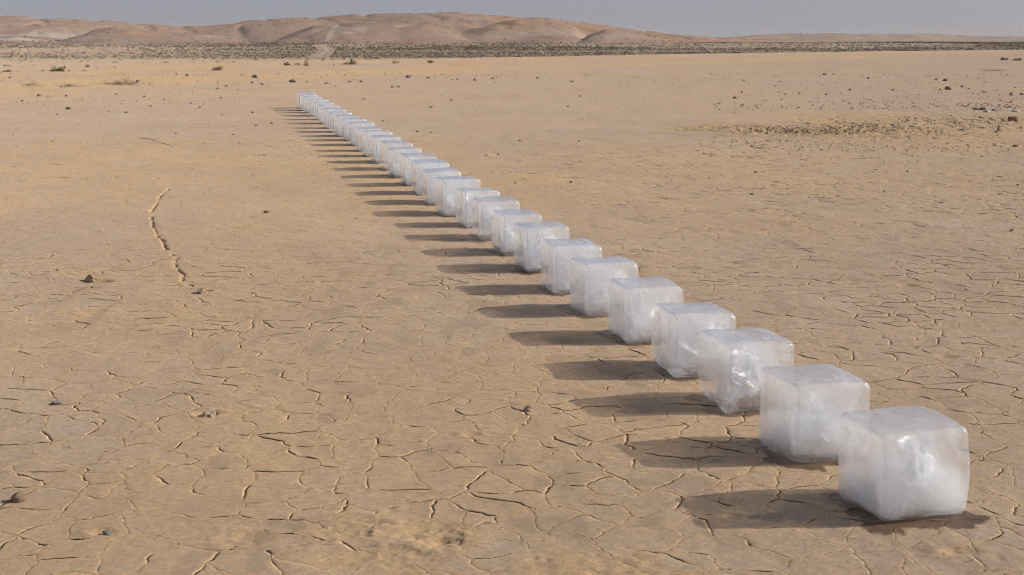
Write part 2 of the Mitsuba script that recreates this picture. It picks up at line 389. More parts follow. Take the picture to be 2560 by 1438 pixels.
chalk = 1.3 * blob(30, 96, 170, 15) * sst(0.3, 0.5, n2(X, Y, 30, 300)) + 0.4 * blob(200, 115, 220, 6) + 0.55 * blob(500, 98, 220, 14) * f2(X, Y, 60, 305, 3)
chalk += 0.28 * lowland * sst(0.45, 0.7, f2(X, Y, 90, 301, 3)) * (PX > 600) + 0.35 * sst(0.68, 0.78, f2(X, Y, 120, 302, 3)) + 0.3 * blob(1130, 34, 120, 4) + 0.3 * blob(1510, 92, 60, 10)
orange = sst(1560, 1800, PX) * (0.35 + 0.4 * n2(X, Y, 30, 303)) + 0.5 * sst(0.66, 0.74, f2(X, Y, 70, 304, 3))
scene['hills'] = mikit.ply((np.stack([X.ravel(), Y.ravel(), Z.ravel()], 1), f), 'hill_rock', smooth=True, uv=np.clip(np.stack([chalk.ravel(), orange.ravel()], 1), 0, 1))
labels['hills'] = {'label': 'low bare pinkish tan desert hills behind the plain', 'kind': 'structure'}
X2, Y2, Z2, f2_ = hill_mesh([(3600, 700, 900, [(-400, 108), (1600, 104), (1750, 96), (1830, 92.5), (1870, 88), (1930, 85), (2040, 83), (2100, 85), (2150, 85.5), (2250, 85.5), (2320, 84.5), (2380, 89), (2480, 91), (2560, 91.5), (2700, 90), (3000, 96)], 1.0)],
                            2600, 4600, 320, 60, 230, half=0.5, rough=1.5)
scene['hills_001'] = mikit.ply((np.stack([X2.ravel(), Y2.ravel(), Z2.ravel()], 1), f2_), 'hill_rock', smooth=True, uv=np.zeros((X2.size, 2)))
labels['hills_001'] = {'label': 'pale distant ridge low on the skyline behind the scrub', 'kind': 'structure'}

# ------------------------------------------------------------------ roads worn pale across the plain and up the hill
HILL_A, HILL_Y = np.linspace(-0.42, 0.42, 620), np.linspace(720, 1720, 320)
from scipy.interpolate import RegularGridInterpolator
_hill = RegularGridInterpolator((HILL_Y, HILL_A), Z, bounds_error=False, fill_value=-50.0)

def hill_z(x, y):
    x, y = np.asarray(x, float), np.asarray(y, float)
    return np.maximum(_hill(np.stack([y, x / y], -1)).reshape(x.shape), macro(x, y))

def on_hill(px, py, start=725.0):
    d = ray(px, py)
    y = np.arange(start, 1715.0, 1.5)
    t = y / d[1]
    h = EYE + t * d[2] - hill_z(t * d[0], y)
    if not (h < 0).any():
        return None
    i = int(np.argmax(h < 0))
    return np.array([t[i] * d[0], y[i], hill_z(t[i] * d[0], y[i])])

def road(points, widths, height, lift):
    c = np.array(points)[:, :2]
    k = np.linspace(0, len(c) - 1, 14 * len(c))
    c = np.stack([np.interp(k, np.arange(len(c)), c[:, j]) for j in (0, 1)], 1)
    for _ in range(30):
        c[1:-1] = 0.25 * c[:-2] + 0.5 * c[1:-1] + 0.25 * c[2:]
    w = np.interp(k, np.arange(len(widths)), widths)
    t = np.gradient(c, axis=0); t /= np.linalg.norm(t, axis=1, keepdims=True)
    nn = np.stack([-t[:, 1], t[:, 0]], 1)
    rows = [c + nn * (w * (o + 0.06 * (n2(k * 0.8, k * 0, 1.0, 17) - 0.5)))[:, None] for o in (-0.5, -0.2, 0.2, 0.5)]
    v = np.concatenate([np.column_stack([r_, height(r_[:, 0], r_[:, 1]) + lift]) for r_ in rows])
    m = len(c)
    q = [np.stack([np.arange(m - 1) + j * m, np.arange(m - 1) + 1 + j * m, np.arange(m - 1) + 1 + (j + 1) * m, np.arange(m - 1) + (j + 1) * m], 1) for j in range(3)]
    return v, np.concatenate(q)

up = [on_hill(*p) for p in [(815, 106), (820, 97), (826, 86), (832, 76), (838, 68), (846, 62)]]
up = [p for p in up if p is not None]
scene['road'] = mikit.ply(road(up, [4.2, 4.6, 5.0, 5.0, 4.6, 3.0][:len(up)], hill_z, 0.35), 'road_dust', smooth=True)
labels['road'] = {'label': 'wide pale dirt road climbing straight up the middle hill', 'kind': 'structure'}
ridge = [on_hill(*p) for p in [(848, 62), (872, 59.2), (905, 58.8), (950, 58.8), (1000, 59), (1050, 61)]]
ridge = [p for p in ridge if p is not None]
scene['road_001'] = mikit.ply(road(ridge, [3.0, 3.0, 2.6, 2.4, 2.2, 2.0][:len(ridge)], hill_z, 0.35), 'road_dust', smooth=True)
labels['road_001'] = {'label': 'pale track running level along the ridge of the middle hill', 'kind': 'structure'}
track = [on_ground(*p, far=150) for p in [(793, 146), (803, 138), (812, 132), (817, 127), (813, 122), (803, 117.5), (797, 114.5), (806, 112)]]
track = [p for p in track if p is not None]
scene['track'] = mikit.ply(road(track, [1.6, 1.8, 2.2, 2.6, 3.0, 3.0, 3.5, 3.5][:len(track)], lambda x, y: macro(x, y), 0.12), 'road_dust', smooth=True)
labels['track'] = {'label': 'narrow dirt track winding through the dark scrub', 'kind': 'structure'}

# ------------------------------------------------------------------ plants
def leaf_stuff(name, c, var):
    def fn(p, n, uv):
        return mi.Color3f(*c) * (1 - var + 2 * var * mikit.noise(p.x * 3.0, p.y * 3.0, p.z * 5.0))
    scene[name] = {'type': 'twosided', 'b': {'type': 'diffuse', 'reflectance': mikit.proc(fn)}}
leaf_stuff('leaf_green', (0.125, 0.122, 0.062), 0.3)
leaf_stuff('leaf_olive', (0.16, 0.15, 0.085), 0.3)
leaf_stuff('leaf_dark', (0.165, 0.128, 0.088), 0.3)
leaf_stuff('leaf_brown', (0.23, 0.165, 0.11), 0.25)
leaf_stuff('twig_grey', (0.33, 0.255, 0.20), 0.2)
scene['stem_wood'] = {'type': 'diffuse', 'reflectance': {'type': 'rgb', 'value': [0.17, 0.12, 0.085]}}

def leaves(r, n, rx, ry, rz, size, dome=0.35):
    """Many small leaf faces spread in the volume of a low dome, denser towards clumps."""
    k = max(3, n // 14)
    cl = r.normal(size=(k, 3)); cl /= np.linalg.norm(cl, axis=1, keepdims=True)
    cl[:, 2] = np.abs(cl[:, 2]); cl *= r.uniform(0.3, 0.95, (k, 1))
    c = cl[r.integers(0, k, n)] + r.normal(0, 0.20, (n, 3))
    c[:, 2] = np.abs(c[:, 2])
    c *= np.array([rx, ry, rz])
    a = r.normal(size=(n, 3)); a /= np.linalg.norm(a, axis=1, keepdims=True)
    b = np.cross(a, r.normal(size=(n, 3))); b /= np.linalg.norm(b, axis=1, keepdims=True)
    L = size * r.uniform(0.6, 1.4, (n, 1))
    v = np.stack([c - a * L, c + b * L * 0.55, c + a * L, c - b * L * 0.55], 1).reshape(-1, 3)
    v[:, 2] = np.maximum(v[:, 2], 0.0)
    i = np.arange(n)[:, None] * 4
    return v, np.concatenate([i + np.array([[0, 1, 2]]), i + np.array([[0, 2, 3]])])

def tubes(segs, r0, sides=4):
    V, Fc = [], []
    for a, b, ra, rb in segs:
        a, b = np.array(a, float), np.array(b, float)
        z = (b - a) / (np.linalg.norm(b - a) + 1e-9)
        x = np.cross(z, [0.3, 0.2, 0.93]); x /= np.linalg.norm(x) + 1e-9
        y = np.cross(z, x)
        th = np.arange(sides) * 2 * math.pi / sides
        ring = np.cos(th)[:, None] * x + np.sin(th)[:, None] * y
        o = sum(len(q) for q in V)
        V += [a + ring * ra, b + ring * rb, (b + z * rb * 0.6)[None]]
        for j in range(sides):
            k = (j + 1) % sides
            Fc += [[o + j, o + k, o + sides + k], [o + j, o + sides + k, o + sides + j], [o + sides + j, o + sides + k, o + 2 * sides]]
    return np.vstack(V), np.array(Fc)

def stems(r, n, rx, rz, rad):
    segs = []
    for _ in range(n):
        a = r.uniform(0, 2 * math.pi)
        m = np.array([math.cos(a) * rx * 0.3, math.sin(a) * rx * 0.3, rz * 0.4])
        e = np.array([math.cos(a) * rx * r.uniform(0.5, 0.85), math.sin(a) * rx * r.uniform(0.5, 0.85), rz * r.uniform(0.6, 0.95)])
        segs += [(np.array([0, 0, -0.03]), m, rad, rad * 0.7), (m, e, rad * 0.7, rad * 0.35)]
    return tubes(segs, rad)

ORD = ['first', 'second', 'third', 'fourth', 'fifth', 'sixth', 'seventh', 'eighth', 'ninth', 'tenth', 'eleventh', 'twelfth', 'thirteenth', 'fourteenth', 'fifteenth', 'sixteenth',
       'seventeenth', 'eighteenth', 'nineteenth', 'twentieth', 'twenty-first', 'twenty-second', 'twenty-third', 'twenty-fourth', 'twenty-fifth', 'twenty-sixth', 'twenty-seventh', 'twenty-eighth', 'twenty-ninth', 'thirtieth', 'thirty-first']

def ground_hit(px, py):
    """The point on the pan or the plain that shows at a pixel of the photograph."""
    return on_ground(px, py)

def shrub(px, py, wpx, hpx, bsdf, label, group=None, n=150, r=None, base='desert_shrub', cat='shrub'):
    p = ground_hit(px, py)
    d = math.hypot(p[0], p[1])
    rx, rz = wpx * d / F / 2, hpx * d / F
    r = r or np.random.default_rng(int(px * 31 + py))
    key = fresh(base)
    at = T().translate([float(p[0]), float(p[1]), float(macro(p[0], p[1])) - 0.02])
    scene[key + '__foliage'] = mikit.ply(leaves(r, n, rx, rx * 0.9, rz, rx * 0.13), bsdf, to_world=at)
    scene[key + '__stem'] = mikit.ply(stems(r, 6, rx, rz, rx * 0.025), 'stem_wood', to_world=at)
    labels[key] = {'label': label, 'category': cat}
    if group:
        labels[key]['group'] = group
    return key

shrub(878, 162, 30, 16, 'leaf_green', 'round green shrub past the far end of the ice row, largest there', n=260)
shrub(765, 165, 17, 18, 'leaf_green', 'tall narrow green shrub behind the far end of the ice row', n=200)
shrub(743, 163, 13, 8, 'leaf_green', 'small low green shrub just left of the tall narrow one')
shrub(719, 163, 24, 9, 'leaf_green', 'wide low green shrub, second left of the tall narrow one')
shrub(1076, 158, 22, 9, 'leaf_green', 'flat dark green shrub alone beyond the middle of the pan')
shrub(990, 158, 24, 9, 'leaf_olive', 'sparse dry olive shrub between two green shrubs', n=70)
shrub(541, 176, 34, 11, 'leaf_brown', 'brown dry shrub on the pan edge left of the ice row', n=180)
shrub(147, 178, 40, 11, 'leaf_olive', 'wide olive shrub on the pale rim of the pan at left', n=220)
shrub(217, 168, 14, 9, 'leaf_green', 'small green shrub behind the pale rim at left')
shrub(16, 180, 20, 8, 'leaf_olive', 'olive shrub on the pale rim, first from the left edge')
shrub(211, 178, 15, 5, 'leaf_olive', 'low olive shrub on the pale rim beside the wide one')
shrub(2512, 150, 22, 8, 'leaf_dark', 'dark shrub by the right edge, left one of the pair', n=180)
shrub(2543, 151, 26, 8, 'leaf_dark', 'dark shrub by the right edge, right one of the pair', n=180)
srng = np.random.default_rng(44)
ROWS = [(147, 0, 620, 24, 5.5), (154, 10, 240, 13, 5), (157.5, 210, 640, 22, 6), (166, 0, 180, 12, 5), (170, 225, 300, 8, 6), (163, 600, 1180, 18, 5), (178.5, 20, 120, 6, 6)]
for py, x0, x1, m, size in ROWS:
    for q in srng.uniform(x0, x1, m):
        w = size * srng.uniform(0.8, 2.2)
        shrub(q, py + srng.normal(0, 0.8), w, w * srng.uniform(0.35, 0.6), ['leaf_dark', 'leaf_brown', 'leaf_olive'][srng.choice(3, p=[0.6, 0.25, 0.15])],
              'small dark dry shrub in the loose rows behind the pan edge', 'small shrubs in rows behind the pan edge', n=36)

def scrub_mass(name, places_xyz, sizes, bsdf, label, r, n=12):
    V, Fc, o = [], [], 0
    for (x, y, z), sz in zip(places_xyz, sizes):
        v, f_ = leaves(r, n, sz * r.uniform(1.0, 1.6), sz, sz * r.uniform(0.6, 0.95), sz * 0.40)
        V.append(v + np.array([x, y, z - 0.05])); Fc.append(f_ + o); o += len(v)
    scene[name] = mikit.ply((np.vstack(V), np.vstack(Fc)), bsdf)
    labels[name] = {'label': label, 'kind': 'stuff'}

# the dark belt of scrub on the plain
m = 74000
a = srng.uniform(-0.41, 0.41, m)
d = np.sqrt(srng.uniform(150 ** 2, 1120 ** 2, m))
x, y = d * np.sin(a), d * np.cos(a)
px = bearing(x, y)
e = edge_at(x, y)
dens = sst(330, 420, d) * (0.25 + 0.75 * sst(0.38, 0.60, f2(x, y * 0.5, 110, 400, 3))) + 0.10 * sst(200, 330, d)
dens *= 0.45 + 0.55 * sst(300, 900, px)
dens *= 1 - 0.85 * np.exp(-((d - 640) / 45) ** 2) * sst(200, 500, n2(x, y, 200, 401) * 1000)
hz = hill_z(x, y)
dens *= np.where(d > 720, 1 - sst(0.4, 2.5, hz - macro(x, y)), 1.0)
tr = cKDTree(np.array(track)[:, :2]) if len(track) else None
keep = srng.random(m) < 0.75 * dens
line = np.array(track)[:, :2]
kk = np.linspace(0, len(line) - 1, 200)
line = np.stack([np.interp(kk, np.arange(len(line)), line[:, j]) for j in (0, 1)], 1)
keep &= cKDTree(line).query(np.stack([x, y], 1))[0] > 2.2 + 0.003 * d
x, y, d = x[keep], y[keep], d[keep]
green = srng.random(len(x)) < 0.22 * sst(0.45, 0.7, f2(x, y, 150, 402, 2)) * 2
pos = np.stack([x, y, hill_z(x, y)], 1)
sz = srng.uniform(0.24, 0.60, len(x)) * (0.75 + 0.5 * sst(300, 900, d))
scrub_mass('scrub', pos[~green], sz[~green], 'leaf_dark', 'belt of low dark brown scrub across the plain', srng)
scrub_mass('scrub_001', pos[green], sz[green] * 1.15, 'leaf_green', 'greener bushes scattered through the scrub belt', srng)
# bushes on the hills: along the right-hand shoulder and thinly elsewhere
a_, y_ = srng.uniform(-0.40, 0.40, 3400), srng.uniform(800, 1420, 3400)
z_ = hill_z(a_ * y_, y_)
want = 0.16 + 0.8 * sst(1420, 1700, CX + F * a_) + 0.35 * np.exp(-((CX + F * a_ - 520) / 90) ** 2)
ok = (z_ - macro(a_ * y_, y_) > 1.0) & (srng.random(3400) < want)
hp = np.stack([(a_ * y_)[ok], y_[ok], z_[ok]], 1)
scrub_mass('scrub_002', hp, srng.uniform(0.5, 1.15, len(hp)), 'leaf_dark', 'dark bushes dotted thinly over the hillsides', srng)

# grey dead brush lying on the pan at left
def brush(px, py, wpx, hpx, label, n=90):
    p = ground_hit(px, py)
    dd = math.hypot(p[0], p[1])
    w, h = wpx * dd / F, hpx * dd / F
    r = np.random.default_rng(int(px))
    segs = []
    for _ in range(n):
        c = np.array([r.normal(0, 0.24) * w, r.normal(0, 0.16) * w, abs(r.normal(0, 0.3)) * h])
        dv = np.array([r.normal(), r.normal(), abs(r.normal()) * 0.7]); dv *= 0.16 * w / np.linalg.norm(dv)
        segs.append((c - dv * [1, 1, 0.4] * 0.5, c + dv * 0.5, 0.0042, 0.002))
    key = fresh('dead_brush')
    v, f_ = tubes(segs, 0.003, 3)
    v[:, 2] = np.maximum(v[:, 2], -0.004)
    scene[key] = mikit.ply((v, f_), 'twig_grey', to_world=T().translate([float(p[0]), float(p[1]), float(macro(p[0], p[1]))]))
    labels[key] = {'label': label, 'category': 'brush', 'group': 'grey dead brush lying on the pan'}
brush(78, 216, 62, 16, 'grey dead brush on the pan, nearest the left edge')
brush(172, 218, 64, 10, 'grey dead brush on the pan, middle of the three heaps')
brush(310, 212, 92, 15, 'widest heap of grey dead brush, nearest the ice row', 170)
brush(2480, 178, 70, 5, 'flat spread of dark dead twigs near the right edge', 60)

# a thin dry stick
path = [on_ground(*p) for p in [(348, 347), (366, 347), (380, 351), (396, 357), (414, 361), (428, 366), (434, 369)]]
seg = []
for k in range(len(path) - 1):
    a_, b_ = path[k].copy(), path[k + 1].copy()
    a_[2] += 0.006; b_[2] += 0.006
    seg.append((a_, b_, 0.0045 - 0.0004 * k, 0.0041 - 0.0004 * k))
b0 = path[2] + [0, 0, 0.012]
seg.append((b0, b0 + np.array([0.14, 0.28, 0.02]), 0.003, 0.002))
scene['dry_stick'] = mikit.ply(tubes(seg, 0.01, 6), 'twig_grey')
labels['dry_stick'] = {'label': 'thin crooked dry stick lying on the pan at left', 'category': 'stick'}

# ------------------------------------------------------------------ stones
def stone_stuff(name, c, c2):
    def fn(p, n, uv):
        k = mikit.fbm(p.x * 37.0, p.y * 37.0, p.z * 37.0, 3)
        return mikit.mix(c, c2, mikit.smoothstep(0.3, 0.7, k))
    scene[name] = {'type': 'diffuse', 'reflectance': mikit.proc(fn)}
stone_stuff('stone_brown', (0.21, 0.14, 0.095), (0.32, 0.22, 0.15))
stone_stuff('stone_tan', (0.30, 0.215, 0.14), (0.40, 0.295, 0.2))
stone_stuff('stone_grey', (0.19, 0.17, 0.155), (0.31, 0.275, 0.245))
stone_stuff('stone_dark', (0.17, 0.128, 0.10), (0.26, 0.195, 0.15))
stone_stuff('stone_pale', (0.46, 0.40, 0.33), (0.58, 0.51, 0.42))
TONE = {'b': ('brown', 'stone_brown'), 't': ('tan', 'stone_tan'), 'g': ('grey', 'stone_grey'), 'd': ('dark', 'stone_dark'), 'w': ('pale', 'stone_pale')}

def stone_mesh(seed, rough=0.16, sub=2):
    m_ = trimesh.creation.icosphere(subdivisions=sub)
    v = np.array(m_.vertices)
    r = np.random.default_rng(seed)
    for _ in range(7):                                        # broken facets
        nrm = r.normal(size=3); nrm /= np.linalg.norm(nrm)
        h = r.uniform(0.66, 0.92)
        over = np.maximum(v @ nrm - h, 0)
        v = v - over[:, None] * nrm * 0.9
    v = v * (1 + rough * (meshkit.fbm(v * 1.6 + 9, 2, seed) - 0.5))[:, None]
    return v, np.array(m_.faces)

def stone(px, py, wpx, tone, label, group=None, flat=0.62, rough=0.3, sub=2, base='stone', cat='stone', p=None, sink=0.3):
    if p is None:
        p = ground_hit(px, py)
    dd = math.hypot(p[0], p[1])
    rad = wpx * dd / F / 2
    seed = int(px * 13 + py * 7)
    r = np.random.default_rng(seed)
    v, f_ = stone_mesh(seed, rough, sub)
    v = v * np.array([1, r.uniform(0.7, 1.0), flat * r.uniform(0.85, 1.15)]) * rad
    key = fresh(base)
    at = T().translate([float(p[0]), float(p[1] + rad * 0.4), float(macro(p[0], p[1]) + small(p[0], p[1]) + rad * flat * (1 - 2 * sink) + rad * flat * 0.1)]).rotate([0, 0, 1], r.uniform(0, 360)).rotate([1, 0, 0], r.uniform(-12, 12))
    scene[key] = mikit.ply((v, f_), TONE[tone][1], smooth=40 if sub > 1 else False, to_world=at)
    labels[key] = {'label': label, 'category': cat}
    if group:
        labels[key]['group'] = group

stone(44, 1252, 38, 'b', 'reddish brown rounded stone near the lower left corner', sub=3, flat=0.72)
stone(141, 1014, 31, 'g', 'flat grey pebble with a pale top at far left', sub=3, flat=0.35)
stone(1322, 1027, 30, 't', 'broken tan clod left of the third shadow from the near end', sub=3, rough=0.9, base='clod', cat='clod')
stone(522, 1043, 44, 't', 'angular tan clod half sunk in scuffed soil', sub=3, rough=0.8, base='clod', cat='clod', sink=0.4)
stone(268, 1338, 34, 'g', 'thin grey flake lying in the lower left foreground', sub=3, flat=0.28)
stone(503, 737, 26, 't', 'crumbly tan clod beside the small hole by the furrow end', sub=3, rough=0.9, base='clod', cat='clod')
stone(668, 534, 19, 'b', 'small reddish brown stone midway between furrow and shadows', flat=0.4)
stone(1748, 1054, 7, 'w', 'tiny pale pebble below the shadow of the fourth block')
stone(230, 706, 32, 't', 'dry tan clod on the left lip of the scuffed pit', sub=3, rough=0.9, base='clod', cat='clod')
FAR = {
    'the left of the pan': [(97, 241, 15, 'b'), (155, 219, 11, 'w'), (166, 242, 10, 't'), (291, 237, 9, 'd'), (361, 243, 8, 'd'), (376, 266, 9, 'd'), (412, 250, 9, 'w'), (480, 259, 12, 'w'), (274, 280, 8, 'w'), (315, 283, 9, 'b'),
                            (170, 274, 15, 'b'), (120, 242, 7, 't'), (343, 205, 11, 'd'), (205, 250, 6, 't'), (142, 287, 6, 'd'), (56, 254, 10, 't'), (24, 195, 9, 'b'), (130, 354, 7, 'd'), (308, 254, 6, 'b'), (483, 230, 8, 'w')],
    'the pan left of the row end': [(544, 223, 8, 'd'), (566, 216, 9, 'b'), (552, 247, 8, 'd'), (632, 282, 9, 'd'), (640, 315, 8, 'd'), (468, 190, 13, 't'), (638, 195, 19, 'g'), (631, 208, 9, 'b'), (655, 212, 11, 'b'), (546, 206, 7, 'b'),
                                    (441, 335, 8, 't'), (583, 337, 8, 'b'), (442, 186, 8, 't'), (556, 288, 9, 't'), (510, 262, 8, 't'), (500, 270, 9, 'b'), (679, 310, 9, 'd')],
    'the pan beyond the row end': [(731, 206, 21, 'd'), (769, 206, 9, 't'), (816, 210, 10, 'd'), (838, 217, 8, 'g'), (981, 219, 10, 'd'), (997, 218, 10, 'd'), (1021, 194, 19, 'g'), (1071, 196, 13, 't'), (1130, 200, 9, 't'), (1143, 199, 8, 'b'), (1187, 201, 11, 'b'),
                                   (1232, 197, 9, 'd'), (874, 206, 9, 'b'), (903, 205, 9, 't'), (1238, 207, 7, 't'), (1345, 196, 12, 't'), (1430, 205, 9, 'd')],
    'the middle of the pan': [(909, 249, 8, 'd'), (1128, 252, 8, 'd'), (958, 303, 8, 'd'), (1078, 270, 9, 'd'), (1044, 331, 9, 'd'), (1078, 333, 7, 'd'), (1300, 352, 10, 'b'), (1216, 390, 8, 'd'), (1245, 387, 9, 'd'), (1448, 352, 8, 'b'), (1420, 267, 8, 'd'), (1450, 242, 7, 'd'),
                              (1289, 461, 9, 't'), (1428, 459, 11, 'd')],
    'the right of the pan': [(2063, 188, 14, 'w'), (2084, 187, 9, 'b'), (2172, 197, 12, 'g'), (1855, 232, 10, 'd'), (1837, 246, 12, 'd'), (1998, 233, 9, 't'), (2067, 237, 9, 'd'), (2342, 201, 11, 't'), (2364, 203, 15, 'b'), (2371, 224, 20, 'd'), (2351, 225, 7, 'd'),
                             (2406, 217, 10, 'g'), (2461, 231, 10, 'b'), (2233, 227, 10, 'b'), (2529, 239, 11, 'd'), (2555, 237, 11, 'd'), (2520, 189, 9, 'w'), (2422, 222, 7, 'd'), (2126, 226, 10, 't'), (1964, 235, 8, 'b'), (1950, 205, 7, 'd'), (1860, 203, 8, 't')],
    'the near side of the rubble': [(1880, 486, 11, 'b'), (2212, 478, 10, 'g'), (2530, 581, 11, 'd'), (2545, 462, 9, 'b'), (2272, 428, 11, 'w'), (1890, 432, 9, 'd'), (2405, 356, 10, 'd'), (2269, 375, 8, 'd'), (2188, 353, 10, 'd'), (2202, 356, 8, 'w'), (1881, 366, 11, 'b'), (1926, 354, 9, 'w'), (1762, 315, 9, 'd'), (2540, 368, 16, 't')],
}
for where, rows_ in FAR.items():
    seen = {}
    for q in sorted(rows_):
        seen.setdefault(q[3], []).append(q)
    for tone, qs in seen.items():
        big = max(qs, key=lambda q: q[2])
        for k, (px_, py_, w_, _) in enumerate(qs):
            nm = TONE[tone][0]
            lab = f'only {nm} stone on {where}' if len(qs) == 1 else f'{nm} stone on {where}, {ORD[k]} {nm} one from left'
            stone(px_, py_, w_ * 0.88, tone, lab, 'stones scattered on ' + where, sub=2)
stone(2535, 305, 30, 'b', 'big brown boulder at the right end of the rubble', flat=0.75, sub=3, base='boulder', cat='boulder')
stone(2541, 284, 19, 'w', 'pale boulder just behind the big brown one', sub=3, base='boulder', cat='boulder')
stone(2467, 285, 18, 'w', 'pale boulder in the cluster behind the rubble', sub=3, base='boulder', cat='boulder')
stone(2458, 277, 16, 'b', 'brown boulder touching the pale one in the cluster', sub=3, base='boulder', cat='boulder')
stone(2440, 276, 13, 'g', 'grey boulder at the left of the cluster', sub=3, base='boulder', cat='boulder')
stone(2486, 281, 13, 'g', 'grey boulder at the right of the cluster', sub=3, base='boulder', cat='boulder')
stone(836, 164, 6, 'w', 'small white upright stone on the plain behind the pan', flat=1.3)
qrng = np.random.default_rng(77)
for k in range(170):
    u = qrng.random()
    px_ = 1960 + 600 * u + qrng.normal(0, 20)
    py_ = 312 + 22 * qrng.normal() * (0.5 + 0.5 * u)
    stone(px_, min(max(py_, 270), 372), qrng.uniform(5, 12) * (0.7 + 0.4 * u), 'bdtgw'[qrng.choice(5, p=[0.3, 0.25, 0.25, 0.12, 0.08])], 'small loose stone in the rubble strip at right', 'small stones of the rubble strip', sub=1)
# grit scattered everywhere
P, Q, o = [], [], 0
base_ = [stone_mesh(900 + k, 0.5, 0) for k in range(6)]
for k in range(4800):
    px_, py_ = qrng.uniform(-60, 2620), 185 + 640 * qrng.random() ** 2.4
    if k > 1500:
        px_, py_ = 1780 + 800 * qrng.random() ** 0.7, qrng.normal(314, 32)
        if py_ < 190: continue
    p = ground_hit(px_, py_)
    if p is None: continue
    v, f_ = base_[k % 6]
    rad = math.hypot(p[0], p[1]) / F * qrng.uniform(0.9, 2.3 if k <= 1500 else 3.4)
    an = qrng.uniform(0, 6.28)
    R = np.array([[math.cos(an), -math.sin(an), 0], [math.sin(an), math.cos(an), 0], [0, 0, 1]])
    P.append((v * [1, 0.8, 0.6]) @ R.T * rad + [p[0], p[1], float(macro(p[0], p[1]) + small(p[0], p[1])) + rad * 0.25]); Q.append(f_ + o); o += len(v)
scene['gravel'] = mikit.ply((np.vstack(P), np.vstack(Q)), 'stone_brown')
labels['gravel'] = {'label': 'grit and tiny pebbles strewn over the clay', 'kind': 'stuff'}

# ------------------------------------------------------------------ ice
def ice_mesh(w, seed, n=26):
    """A cube of ice that has begun to melt: rounded edges of uneven radius, faintly dished and rippled faces, drawn in at the foot."""
    g = np.linspace(-1, 1, n + 1)
    g = np.sign(g) * (1 - (1 - np.abs(g)) ** 1.35)              # denser towards the edges
    a, b = np.meshgrid(g, g)
    a, b, o = a.ravel(), b.ravel(), np.ones(a.size)
    idx = np.arange((n + 1) ** 2).reshape(n + 1, n + 1)
    q = np.stack([idx[:-1, :-1], idx[:-1, 1:], idx[1:, 1:], idx[1:, :-1]], -1).reshape(-1, 4)
    V, Q = [], []
    for k in range(3):
        for s in (1, -1):
            p = np.zeros((a.size, 3))
            p[:, k], p[:, (k + 1) % 3], p[:, (k + 2) % 3] = s * o, a, b
            V.append(p); Q.append((q if s > 0 else q[:, ::-1]) + len(V) * a.size - a.size)
    v, q = np.vstack(V), np.vstack(Q)
    m = trimesh.Trimesh(v, np.vstack([q[:, [0, 1, 2]], q[:, [0, 2, 3]]]), process=False)
    m.merge_vertices(digits_vertex=6)
    v = np.array(m.vertices)
    half = np.array(w) / 2
    p = v * half
    r = 0.013 + 0.024 * meshkit.noise(v * 1.3 + 5, seed) + 0.034 * sst(-0.5, -1.0, v[:, 2]) * meshkit.noise(v * 1.1, seed + 1) + 0.012 * sst(0.4, 1.0, v[:, 0]) * sst(0, 1, v[:, 2])
    inner = np.clip(p, -(half - r[:, None]), half - r[:, None])
    d = p - inner
    L = np.linalg.norm(d, axis=1, keepdims=True)
    p = inner + d / np.maximum(L, 1e-9) * np.minimum(L, r[:, None])
    dirn = d / np.maximum(L, 1e-9)
    wave = 0.018 * (meshkit.fbm(v * 0.9 + 11, 2, seed + 2) - 0.5) + 0.0045 * (meshkit.noise(np.stack([v[:, 0] * 3, v[:, 1] * 3, v[:, 2] * 1.5], 1), seed + 3) - 0.5) + 0.0022 * (meshkit.noise(v * 8, seed + 4) - 0.5) + 0.010 * np.maximum(meshkit.noise(v * 2.2 + 3, seed + 6) - 0.72, 0)
    p = p + dirn * wave[:, None]
    foot = sst(-0.62, -1.0, v[:, 2])
    p[:, :2] *= (1 - (0.012 + 0.045 * meshkit.noise(np.stack([v[:, 0], v[:, 1], 0 * v[:, 0]], 1) * 1.2 + 3, seed + 5)) * foot)[:, None]
    p[:, 2] += half[2] - 0.004
    return p, np.array(m.faces)

def ice_grid(w, seed, n, variant):
    """Cloudiness of the ice: a clear skin, a milky core with trains of fine bubbles, and frosty fracture sheets. Extinction per metre on an n^3 grid."""
    g = (np.arange(n) + 0.5) / n * 2 - 1
    z, y, x = np.meshgrid(g, g, g, indexing='ij')
    q = np.stack([x, y, z], -1)
    r = np.random.default_rng(seed)
    edge = 1 - np.maximum(np.maximum(np.abs(x), np.abs(y)), np.abs(z))       # 0 at the faces
    lump = meshkit.fbm(q * 1.5 + 7, 3, seed)
    core = sst(0.04, 0.42, edge + 0.5 * (lump - 0.5))
    fine = meshkit.fbm(q * 4.5 + 3, 3, seed + 4)
    streak = meshkit.noise(np.stack([x * 12, y * 12, z * 1.6], -1), seed + 5)
    den = 1.8 * variant['skin'] + core * 0.5 * variant['core'] * (0.45 + 1.1 * sst(0.3, 0.7, lump)) * (0.5 + 1.0 * fine) * (0.85 + 0.3 * streak)
    snow = sst(0.05, -0.35, z + 0.7 * (lump - 0.5)) * sst(-0.04, 0.16, edge + 0.3 * (lump - 0.5))
    den += variant['snow'] * snow
    clear = variant['clear']
    den *= 1 - clear * sst(variant['line'], variant['line'] - 0.10, z + 0.25 * (lump - 0.5))
    return np.clip(den, 0.3, 95).astype(np.float32)[..., None]

